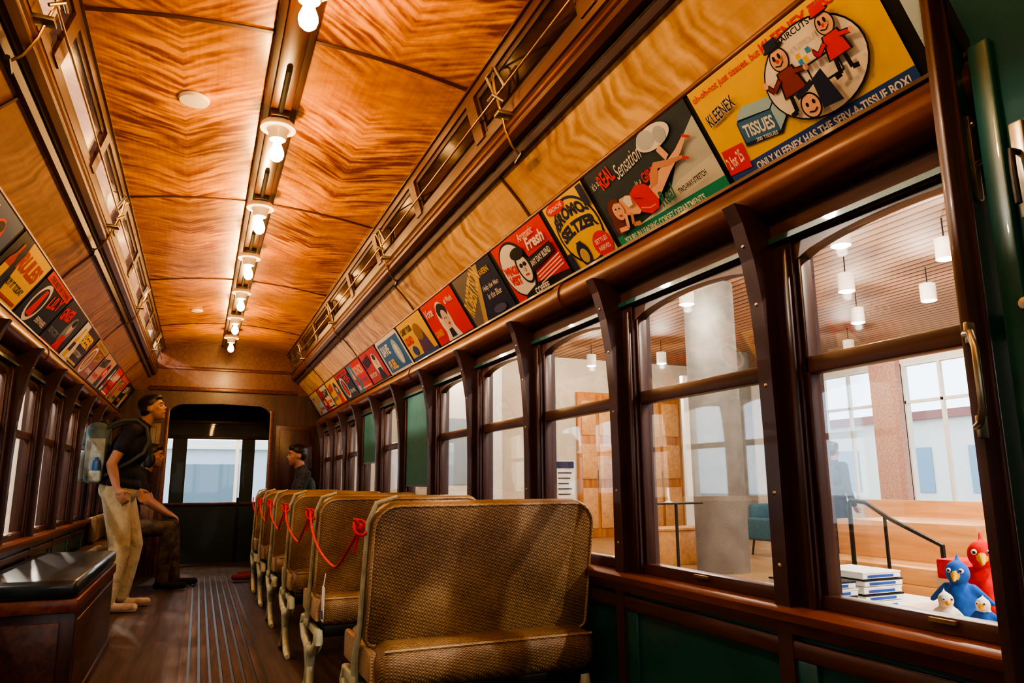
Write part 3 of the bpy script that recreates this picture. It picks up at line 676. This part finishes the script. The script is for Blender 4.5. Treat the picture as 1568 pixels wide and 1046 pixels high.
# ------------------------------------------------------------------ organic figures
def fig(name,prims,voxel=.008,extra=None,smooth=3):
    bm=bmesh.new()
    for q in prims:
        if q[0]=='e':
            r=bmesh.ops.create_uvsphere(bm,u_segments=20,v_segments=14,radius=1)
            T=Matrix.Translation(q[1])@q[3].to_4x4()@Matrix.Diagonal((*q[2],1)); bmesh.ops.transform(bm,matrix=T,verts=r['verts'])
        else:
            p0,p1,r0,r1=V(q[1]),V(q[2]),q[3],q[4]
            for p,rr in ((p0,r0),(p1,r1)):
                r=bmesh.ops.create_uvsphere(bm,u_segments=14,v_segments=10,radius=rr); bmesh.ops.translate(bm,vec=p,verts=r['verts'])
            d=p1-p0
            if d.length>1e-5:
                r=bmesh.ops.create_cone(bm,cap_ends=True,segments=14,radius1=r0,radius2=r1,depth=d.length)
                T=Matrix.Translation((p0+p1)/2)@d.to_track_quat('Z','Y').to_matrix().to_4x4(); bmesh.ops.transform(bm,matrix=T,verts=r['verts'])
    me=bpy.data.meshes.new(name); bm.to_mesh(me); bm.free()
    o=bpy.data.objects.new(name,me); bpy.context.collection.objects.link(o)
    md=o.modifiers.new("r","REMESH"); md.mode='VOXEL'; md.voxel_size=voxel
    ms=o.modifiers.new("s","SMOOTH"); ms.iterations=smooth; ms.factor=.5
    d=bpy.context.evaluated_depsgraph_get(); d.update()
    m2=bpy.data.meshes.new_from_object(o.evaluated_get(d)); o.modifiers.clear(); o.data=m2; bpy.data.meshes.remove(me)
    m2.materials.clear(); names=[]
    for q in prims:
        if q[-1] not in names: names.append(q[-1])
    for n_ in names: m2.materials.append(M[n_])
    nf=len(m2.polygons); C=np.zeros(nf*3); m2.polygons.foreach_get("center",C); C=C.reshape(-1,3)
    best=np.full(nf,1e9); idx=np.zeros(nf,int)
    for q in prims:
        if q[0]=='e':
            Rm=np.array(q[3]); L=(C-np.array(q[1]))@Rm/np.array(q[2]); sd=(np.linalg.norm(L,axis=1)-1)*min(q[2])
        else:
            a,b=np.array(q[1]),np.array(q[2]); ab=b-a; t=np.clip(((C-a)@ab)/max(ab@ab,1e-9),0,1)
            sd=np.linalg.norm(C-(a+t[:,None]*ab),axis=1)-(q[3]+(q[4]-q[3])*t)
        k=sd<best; best[k]=sd[k]; idx[k]=names.index(q[-1])
    m2.polygons.foreach_set("material_index",idx.astype(np.int32)); m2.polygons.foreach_set("use_smooth",np.ones(nf,bool)); m2.update()
    if extra is not None:
        e=extra.done(name+"_features",o)
    return o
def frame(f,up=V((0,0,1))):
    f=V(f).normalized(); s=f.cross(up).normalized(); u=s.cross(f).normalized()
    return Matrix((s,f,u)).transposed()
def hand(pr,wr,d,nrm,side,skin,curl=.5):
    d=V(d).normalized(); nrm=V(nrm); nrm=(nrm-d*nrm.dot(d)).normalized(); s=d.cross(nrm).normalized()*side
    pr.append(('c',wr,wr+d*.03,.026,.028,skin))
    R_=Matrix((s,d,nrm)).transposed(); pr.append(('e',wr+d*.055,(.040,.048,.017),R_,skin))
    for i,(o_,L) in enumerate(((-.028,.058),(-.010,.072),(.009,.076),(.028,.068))):
        b=wr+d*.092+s*(-o_); d2=(d*math.cos(curl*.5)+nrm*math.sin(curl*.5)).normalized(); d3=(d*math.cos(curl*1.5)+nrm*math.sin(curl*1.5)).normalized()
        m_=b+d2*L*.5; pr.append(('c',b,m_,.0095,.009,skin)); pr.append(('c',m_,m_+d3*L*.5,.009,.0075,skin))
    b=wr+d*.035+s*.030; t1=(s*.75+d*.65).normalized(); t2=(s*.35+d*.9+nrm*.3).normalized()
    pr.append(('c',b,b+t1*.035,.014,.011,skin)); pr.append(('c',b+t1*.035,b+t1*.035+t2*.03,.011,.009,skin))
def head(pr,ex,c,f,skin,hair,long=False,up=V((0,0,1))):
    A=frame(f,up); r,ff,u=A.col[0],A.col[1],A.col[2]; c=V(c)
    pr.append(('e',c+u*.022-ff*.008,(.076,.096,.094),A,skin))
    pr.append(('e',c-u*.035+ff*.026,(.062,.066,.080),A,skin))
    pr.append(('c',c-u*.096+ff*.058,c-u*.093+ff*.056,.022,.022,skin))
    pr.append(('c',c+u*.004+ff*.086,c-u*.024+ff*.099,.008,.013,skin))
    pr.append(('c',c-u*.058+ff*.082-r*.014,c-u*.058+ff*.082+r*.014,.009,.009,skin))
    pr.append(('c',c+u*.028+ff*.080-r*.028,c+u*.028+ff*.080+r*.028,.012,.012,skin))
    for s in (-1,1):
        pr.append(('e',c-u*.012+r*s*.078-ff*.008,(.010,.020,.030),A,skin))
        pr.append(('c',c-u*.025+ff*.066+r*s*.035,c-u*.02+ff*.056+r*s*.05,.016,.016,skin))
        ex.ball(c+u*.004+ff*.082+r*s*.030,(.012,.009,.007),'eye',10,A); ex.ball(c+u*.004+ff*.088+r*s*.030,(.006,.005,.006),'black',8,A)
        ex.tube([c+u*.026+ff*.093+r*s*.014,c+u*.030+ff*.091+r*s*.032,c+u*.024+ff*.078+r*s*.048],.0035,'hair',6)
    ex.tube([c-u*.060+ff*.088-r*.020,c-u*.059+ff*.092,c-u*.060+ff*.088+r*.020],.0030,'lip',6)
    pr.append(('e',c+u*.052-ff*.024,(.087,.102,.082),A,hair)); pr.append(('e',c+u*.01-ff*.056,(.083,.068,.085),A,hair))
    pr.append(('e',c+u*.084+ff*.038,(.064,.056,.036),A,hair))
    if long:
        pr.append(('e',c-u*.05-ff*.06,(.085,.055,.11),A,hair))
        for s in (-1,1): pr.append(('e',c-u*.035+r*s*.068-ff*.012,(.022,.045,.085),A,hair))
def person(name,J,mt,fwd,headf,longhair=False,sleeve=.5,slim=1.0,up=V((0,0,1)),leg=1.0,deep=1.0):
    pr=[]; ex=MB(); A=frame(fwd); r=A.col[0]; g=lambda k:V(J[k]); sh,pa,sk,ha,so=mt
    hip,ch,nk=g('hip'),g('chest'),g('neck'); ax=(ch-hip).normalized(); sl=slim
    B=frame((V(fwd)-ax*V(fwd).dot(ax)).normalized(),ax)
    pr.append(('e',hip,(.160*sl,.125*sl*deep,.12),B,pa)); pr.append(('e',hip.lerp(ch,.38),(.150*sl,.112*sl*deep,.14),B,sh)); pr.append(('e',hip.lerp(ch,.16),(.168*sl,.130*sl*deep,.085),B,sh))
    pr.append(('e',ch,(.172*sl,.122*sl*deep,.165),B,sh)); pr.append(('c',ch.lerp(nk,.6),nk,.090,.068,sh)); pr.append(('c',nk-ax*.02,g('head')-V(headf)*.02-V((0,0,.05)),.060,.056,sk))
    for s in 'RL':
        S,E,W_=g('sh'+s),g('el'+s),g('wr'+s)
        pr.append(('c',nk.lerp(S,.35)-ax*.03,S,.062,.060,sh)); m_=S.lerp(E,sleeve)
        pr.append(('c',S,m_,.064,.058 if sleeve>=1 else .064,sh)); 
        if sleeve<1: pr.append(('c',m_,E,.047,.041,sk)); pr.append(('c',E,E.lerp(W_,.3),.041,.042,sk)); pr.append(('c',E.lerp(W_,.3),W_,.042,.027,sk))
        else: pr.append(('c',E,W_,.052,.038,sh))
        hand(pr,W_,J.get('hd'+s,W_-E),J.get('hn'+s,V(fwd)),(1 if s=='R' else -1),sk,.7)
        hj=hip+r*(.085 if s=='R' else -.085)-V((0,0,.03)); K,An,To=g('kn'+s),g('an'+s),g('to'+s)
        pr.append(('c',hj,K,.098*leg,.072*leg,pa)); pr.append(('c',K,K.lerp(An,.3),.072*leg,.072*leg,pa)); pr.append(('c',K.lerp(An,.3),An,.072*leg,.060*leg,pa))
        d=(To-An); dd=V((d.x,d.y,0)).normalized(); gz=An.z-.055
        hl=V((An.x,An.y,gz))-dd*.04; pr.append(('c',hl,V((To.x,To.y,gz-.002)),.038,.034,so)); pr.append(('c',V((An.x,An.y,gz+.02)),An,.042,.042,so))
        if so=='shoe': pr.append(('c',hl-V((0,0,.010)),V((To.x,To.y,gz-.010)),.030,.030,'sole'))
    head(pr,ex,g('head'),headf,sk,ha,longhair,up)
    return fig(name,pr,.008,ex)
# standing visitor
Y=7.25
J=dict(hip=(-.86,Y,.985),chest=(-.80,Y,1.34),neck=(-.715,Y,1.555),head=(-.645,Y-.01,1.70),
 shR=(-.79,Y-.21,1.485),elR=(-.91,Y-.265,1.20),wrR=(-.85,Y-.26,.995),shL=(-.77,Y+.21,1.485),elL=(-.84,Y+.26,1.20),wrL=(-.74,Y+.25,1.0),
 hdR=(.45,.1,-.8),hdL=(.45,-.1,-.8),hnR=(.3,.6,-.2),hnL=(.3,-.6,-.2),
 knR=(-.80,Y-.14,.52),anR=(-.86,Y-.19,.095),toR=(-.65,Y-.24,.04),knL=(-.72,Y+.10,.52),anL=(-.78,Y+.08,.095),toL=(-.57,Y+.06,.04))
person("standing_visitor",J,('navy','khaki','skin','hair','shoe'),V((1,-.15,0)),V((.93,-.25,.28)).normalized(),False,.5,1.13,V((0,0,1)),1.15,1.12)
w=MB()
w.box(-1.14,-.965,Y-.16,Y+.16,1.04,1.56,'pack',.07); w.box(-1.20,-1.10,Y-.13,Y+.13,1.06,1.32,'pack2',.048); w.box(-1.19,-1.12,Y-.11,Y+.11,1.36,1.50,'pack2',.033)
w.box(-1.12,-.98,Y-.165,Y-.15,1.10,1.42,'pack2',.006)
w.lathe([(0,0),(.035,0),(.038,.1),(.03,.14),(.015,.15),(.015,.17),(0,.17)],(-1.03,Y-.19,1.09),'bottle',14); w.box(-1.08,-.985,Y-.235,Y-.15,1.05,1.15,'pack2',.02)
for s in (-1,1):
    yy=Y+s*.12
    w.tube([(-.97,yy+s*.02,1.10),(-.88,yy+s*.075,1.16),(-.78,yy+s*.085,1.22),(-.685,yy+s*.04,1.30),(-.655,yy,1.40),(-.68,yy,1.52),(-.76,yy,1.585),(-.86,yy,1.58),(-.95,yy,1.54),(-.99,yy,1.50)],.016,'strap',8)
w.tube([(-.99,Y-.03,1.55),(-1.0,Y,1.59),(-.99,Y+.03,1.55)],.008,'strap',6)
w.done("backpack")
Y=8.45
J=dict(hip=(-.89,Y,.62),chest=(-.82,Y,.97),neck=(-.75,Y,1.16),head=(-.675,Y,1.32),
 shR=(-.79,Y-.17,1.10),elR=(-.68,Y-.22,.86),wrR=(-.50,Y-.13,.74),shL=(-.79,Y+.17,1.10),elL=(-.68,Y+.22,.86),wrL=(-.50,Y+.10,.74),
 hdR=(.6,.4,-.3),hdL=(.6,-.4,-.3),hnR=(0,.2,-1),hnL=(0,-.2,-1),
 knR=(-.47,Y-.15,.60),anR=(-.50,Y-.14,.10),toR=(-.30,Y-.18,.04),knL=(-.45,Y+.15,.60),anL=(-.40,Y+.14,.10),toL=(-.20,Y+.12,.04))
person("seated_visitor",J,('blackcl','camo','skin2','hair','blackcl'),V((1,0,0)),V((1,-.25,.05)).normalized(),True)
Y=8.85
J=dict(hip=(.93,Y,.62),chest=(.90,Y,.98),neck=(.86,Y,1.20),head=(.80,Y,1.355),
 shR=(.89,Y+.18,1.13),elR=(.80,Y+.23,.87),wrR=(.60,Y+.14,.74),shL=(.89,Y-.18,1.13),elL=(.80,Y-.23,.87),wrL=(.58,Y-.12,.74),
 hdR=(-.6,-.4,-.3),hdL=(-.6,.4,-.3),hnR=(0,0,-1),hnL=(0,0,-1),
 knR=(.48,Y+.14,.60),anR=(.50,Y+.14,.10),toR=(.28,Y+.16,.04),knL=(.46,Y-.14,.58),anL=(.42,Y-.14,.10),toL=(.20,Y-.16,.04))
person("seated_visitor",J,('plaid','blackcl','skin','hair','redshoe'),V((-1,0,0)),V((-1,-.2,.0)).normalized(),False,1.0,1.1)
X,Y,Z=7.8,7.62,-.2
def T(a,b,c): return (X+a,Y+b,Z+c)
J=dict(hip=T(0,0,.95),chest=T(.02,0,1.28),neck=T(.03,0,1.48),head=T(.04,0,1.64),
 shR=T(0,-.19,1.42),elR=T(-.03,-.25,1.14),wrR=T(.08,-.24,.92),shL=T(0,.19,1.42),elL=T(-.03,.25,1.14),wrL=T(.08,.24,.92),
 knR=T(.05,-.1,.5),anR=T(0,-.1,.095),toR=T(.2,-.12,.04),knL=T(.1,.1,.5),anL=T(.12,.1,.095),toL=T(.32,.12,.04))
person("hall_visitor",J,('suit','suit','skin','hair','black'),V((1,0,0)),V((1,.2,0)).normalized(),False,1.0)
# ------------------------------------------------------------------ museum hall around the tram
XL,XR,YN,YF,ZF,ZC=-3.6,13.0,-5.0,15.0,-.2,3.9
w=MB(); w.box(XL,XR,YN,YF,ZF-.1,ZF,'mfloor'); w.done("ground")
w=MB(); w.box(XL-.2,XR+.2,YN-.2,YF+.2,ZC,ZC+.1,'slatc'); w.done("ceiling_hall")
def wallwin(name,axis,pos,a0,a1,wins,m,th=.2):
    w=MB()
    def B(s,e,z0,z1,mm=m,t0=0,t1=th):
        if axis=='x': w.box(pos+t0,pos+t1,s,e,z0,z1,mm)
        else: w.box(s,e,pos+t0,pos+t1,z0,z1,mm)
    cur=a0
    for s,e,z0,z1 in sorted(wins):
        B(cur,s,ZF,ZC); B(s,e,ZF,z0); B(s,e,z1,ZC); cur=e
        n=max(1,round((e-s)/1.0))
        for i in range(n+1): 
            c=s+(e-s)*i/n; B(c-.03,c+.03,z0,z1,'white',.03,.10)
        B(s,e,z0,z0+.06,'white',.02,.12); B(s,e,z1-.06,z1,'white',.02,.12); B(s,e,z0+(z1-z0)*.72-.03,z0+(z1-z0)*.72+.03,'white',.03,.1)
    B(cur,a1,ZF,ZC); return w.done(name)
wallwin("wall_east",'x',XR,YN,YF,[(11.2,12.7,.55,3.4),(8.9,10.55,.55,3.4),(6.0,8.3,.55,3.4),(2.5,5.2,.55,3.4),(-1,1.8,.55,3.4)],'white')
wallwin("wall_north",'y',YF,XL,XR,[(-2.4,2.3,.2,3.2)],'cream')
wallwin("wall_west",'x',XL-.2,YN,YF,[(5.5,8.5,.3,3.2),(10,14.5,.3,3.2)],'cream2')
wallwin("wall_south",'y',YN-.2,XL,XR,[(-3,2.5,.2,3.4),(4,9,.2,3.4)],'cream')
w=MB(); w.lathe([(.36,ZF),(.36,ZC)],(6.6,8.55,0),'concrete',40); w.done("concrete_column")
w=MB(); w.lathe([(.36,ZF),(.36,ZC)],(10.9,13.2,0),'concrete',40); w.done("concrete_column")
w=MB(); w.box(XR-.15,XR+.02,10.55,11.2,ZF,ZC,'brick'); w.done("brick_pier")
w=MB()
for a,b in ((7.75,8.75),(9.4,10.6)):
    w.box(a,b,YF-.12,YF-.01,ZF,3.1,'door',.01)
    for z0,z1 in ((0,.9),(1.1,1.9),(2.1,2.9)):
        for c,d in ((a+.08,(a+b)/2-.04),((a+b)/2+.04,b-.08)): w.box(c,d,YF-.15,YF-.12,z0,z1,'ply',.01)
    w.box((a+b)/2-.02,(a+b)/2+.02,YF-.19,YF-.12,.9,1.3,'brass',.005)
w.done("oak_double_door")
w=MB(); w.box(8.9,9.4,12.4,12.5,ZF,3.2,'white'); w.box(3.6,5.0,12.8,12.9,ZF,3.3,'white'); w.box(3.9,4.7,12.77,12.8,1.0,2.2,pc((.30,.36,.40))); w.done("exhibition_partition")
w=MB(); w.box(5.35,5.75,11.3,11.34,.45,1.40,'white'); w.box(5.38,5.72,11.285,11.3,1.27,1.38,pc(NAVY)); 
for i in range(7): w.box(5.42,5.68-.03*(i%3),11.29,11.3,1.18-i*.09,1.20-i*.09,'black')
w.box(5.53,5.57,11.32,11.36,ZF,.5,'dark'); w.box(5.4,5.7,11.2,11.46,ZF,ZF+.03,'dark'); w.done("information_sign")
w=MB(); w.box(5.9,7.25,9.45,9.95,ZF,.30,'ply',.01); w.box(5.9,7.25,9.43,9.97,.30,.34,'ply',.01); w.done("timber_plinth")
w=MB(); w.tube([(4.75,7.0,ZF),(4.75,7.0,.78)],.018,'dark',10); w.lathe([(0,ZF),(.16,ZF),(.16,ZF+.02),(0,ZF+.025)],(4.75,7.0,0),'dark',20); w.box(4.45,5.05,6.9,7.15,.78,.80,'dark',.004); w.lathe([(0,.80),(.05,.80),(.02,.82),(.012,.95),(0,.97)],(4.65,7.0,0),'porc',14); w.done("display_stand")
w=MB()
X,Y=8.9,9.9
w.box(X-.35,X+.35,Y-.3,Y+.35,.05,.25,'teal',.05); w.box(X-.35,X+.35,Y+.22,Y+.38,.2,.65,'teal',.06); w.box(X-.42,X-.30,Y-.3,Y+.35,.05,.42,'teal',.05); w.box(X+.30,X+.42,Y-.3,Y+.35,.05,.42,'teal',.05)
for a in (-.3,.3):
    for b in (-.25,.3): w.tube([(X+a,Y+b,.08),(X+a*1.1,Y+b*1.1,ZF)],.018,'dark',8)
w.done("teal_armchair")
# timber stair with rail
w=MB()
for i in range(3): w.box(5.8,7.4,3.9+i*.32,6.2,ZF+i*.15,ZF+(i+1)*.15,'ply',.008)
w.box(6.3,7.4,4.6,6.2,.25,.62,'ply',.008); w.box(7.4,7.5,3.6,6.8,ZF,.8,'ply')
w.tube([(5.75,4.54,ZF),(5.75,4.54,.47),(5.75,5.05,.68),(5.75,5.30,.82),(5.75,5.48,.84),(5.75,5.50,.80),(5.75,5.50,ZF)],.022,'dark',8)
w.tube([(5.75,5.1,.70),(5.75,5.1,ZF)],.016,'dark',8)
w.done("timber_staircase")
# display counter with books and toys just outside window
w=MB(); w.box(2.3,3.3,2.6,3.3,ZF,.40,'ply',.01); w.box(2.26,3.34,2.56,3.34,.40,.43,'white',.006); w.done("display_counter")
w=MB()
for c in range(2):
    for i in range(4+c):
        a=random.uniform(-.01,.01); x=2.42+c*.30+a; y=2.66; z=.432+i*.034
        w.box(x,x+.25,y,y+.30,z,z+.029,'paper',.003); w.box(x-.002,x+.252,y-.002,y+.30,z+.024,z+.031,'navy' if i%2 else 'paper'); w.box(x+.03,x+.20,y-.003,y,z+.006,z+.018,pc(BLU))
w.done("book_stack")
w=MB(); w.box(1.75,2.9,.9,2.1,ZF,.53,'white',.01); w.box(1.73,2.92,.88,2.12,.53,.56,'ply',.006); w.done("toy_table")
w=MB(); w.box(2.36,2.50,1.90,2.0,.561,.74,'plred',.01); w.box(2.355,2.505,1.895,2.005,.64,.67,'white',.004); w.done("gift_box")
def bird(name,c,bm_,hm,size,fx,fy):
    pr=[];c=V(c);s=size; A=frame(V((fx,fy,0)));f=A.col[1];r=A.col[0];u=V((0,0,1)); ex=MB()
    pr+=[('e',c+u*.45*s,(.26*s,.24*s,.42*s),A,bm_),('e',c+u*.98*s+f*.05*s,(.21*s,.21*s,.22*s),A,hm),('c',c+u*.95*s+f*.24*s,c+u*.86*s+f*.36*s,.075*s,.03*s,'plyel'),
      ('c',c+u*.15*s-f*.1*s,c+u*.08*s-f*.55*s,.10*s,.05*s,bm_),('c',c+u*1.17*s,c+u*1.32*s-f*.1*s,.05*s,.02*s,hm),('e',c+u*.42*s+f*.10*s,(.17*s,.17*s,.30*s),A,'plwhite' if bm_=='plwhite' else bm_)]
    for k in (-1,1):
        pr+=[('c',c+u*.70*s+r*.22*s*k,c+u*.45*s+r*.50*s*k-f*.05*s,.09*s,.05*s,bm_),('c',c+u*.06*s+r*.12*s*k,c+u*.04*s+r*.14*s*k+f*.25*s,.06*s,.05*s,'plyel')]
        ex.ball(c+u*1.03*s+r*.10*s*k+f*.22*s,.045*s,'white',10); ex.ball(c+u*1.03*s+r*.10*s*k+f*.255*s,.025*s,'black',8)
    fig(name,pr,.006,ex)
bird("plush_parrot",(2.30,1.77,.56),'plred','plred',.22,-.9,-.6)
bird("plush_bluebird",(2.10,1.72,.56),'plblue','plblue',.175,-.9,-.4)
bird("plush_seagull",(1.92,1.64,.56),'plwhite','plwhite',.11,-.6,-.8)
bird("plush_puffin",(2.00,1.575,.56),'plblue','plwhite',.10,-.9,-.3)
# pendants, with some out of view added as fill
pend=[(5.75,5.3),(7.3,6.65),(7.2,5.2),(8.75,6.6),(9.0,8.0),(5.8,8.0),(6.3,10.3),(8.4,12.4),(7.2,13.2),(4.2,4.0),(4.4,6.8),(3.2,9.5),(4.0,12.3),(9.6,4.2),(11,10),(-2.4,2),(-2.4,4.5),(-2.4,7),(-2.4,9.5),(-2.4,12.2),(0,13.2),(3.5,1.0),(2.6,-1.3),(7,2.5)]
for i,(x,y) in enumerate(pend):
    w=MB(); w.lathe([(0,3.42),(.09,3.42),(.10,3.425),(.10,3.66),(.09,3.665),(0,3.665)],(x,y,0),'porc',22); w.tube([(x,y,3.66),(x,y,ZC)],.008,'dark',6)
    w.lathe([(0,3.415),(.075,3.415),(.075,3.42),(0,3.42)],(x,y,0),emit("pendant_glow_%d"%i,(1,.9,.75),5),18); w.done("pendant_light")
    ld=bpy.data.lights.new("pendant","POINT"); ld.energy=54; ld.color=(1,.87,.72); ld.shadow_soft_size=.05
    if x<0: ld.energy=180  # unseen left row, added to brighten the view through left windows
    if (x,y) in ((3.5,1.0),(2.6,-1.3)): ld.energy=330  # boosted pair out of view, stands in for window light on seats
    lo=bpy.data.objects.new("pendant_bulb",ld); lo.location=(x,y,3.36); bpy.context.collection.objects.link(lo)
# exterior
w=MB(); w.box(-60,80,-60,90,-.6,-.5,plain("paving",(.35,.35,.34),.8)); w.done("street_pavement")
w=MB(); w.box(24,30,-6,26,-.5,3.2,'white'); 
for i in range(9): w.box(23.95,24,-4+i*3.2,-2.2+i*3.2,.6,2.2,pc((.25,.35,.45)))
w.box(23.8,30,-6,26,3.2,3.5,pc((.3,.12,.1))); w.done("white_building")
w=MB(); w.box(-14,10,27,31,-.5,2.2,pc((.42,.5,.55))); w.box(-14,10,26.8,31,2.2,2.5,'white'); 
for i in range(8): w.box(-13+i*3,-11+i*3,26.95,27,.4,1.7,pc((.12,.18,.22)))
w.done("grey_building")
# ------------------------------------------------------------------ world
wd=bpy.data.worlds.new("world"); bpy.context.scene.world=wd; wd.use_nodes=True; nt=wd.node_tree
bg=nt.nodes["Background"]; sk=nt.nodes.new("ShaderNodeTexSky"); sk.sky_type='HOSEK_WILKIE'; sk.turbidity=5; sk.sun_direction=(.3,-.6,.75)
mx=nt.nodes.new("ShaderNodeMix"); mx.data_type='RGBA'; mx.inputs[0].default_value=.6; nt.links.new(sk.outputs[0],mx.inputs[6]); mx.inputs[7].default_value=(.85,.93,1,1)
nt.links.new(mx.outputs[2],bg.inputs[0]); bg.inputs[1].default_value=2.7
sc=bpy.context.scene
sc.view_settings.view_transform='AgX'
try: sc.view_settings.look='AgX - High Contrast'
except Exception: pass
sc.view_settings.exposure=.75
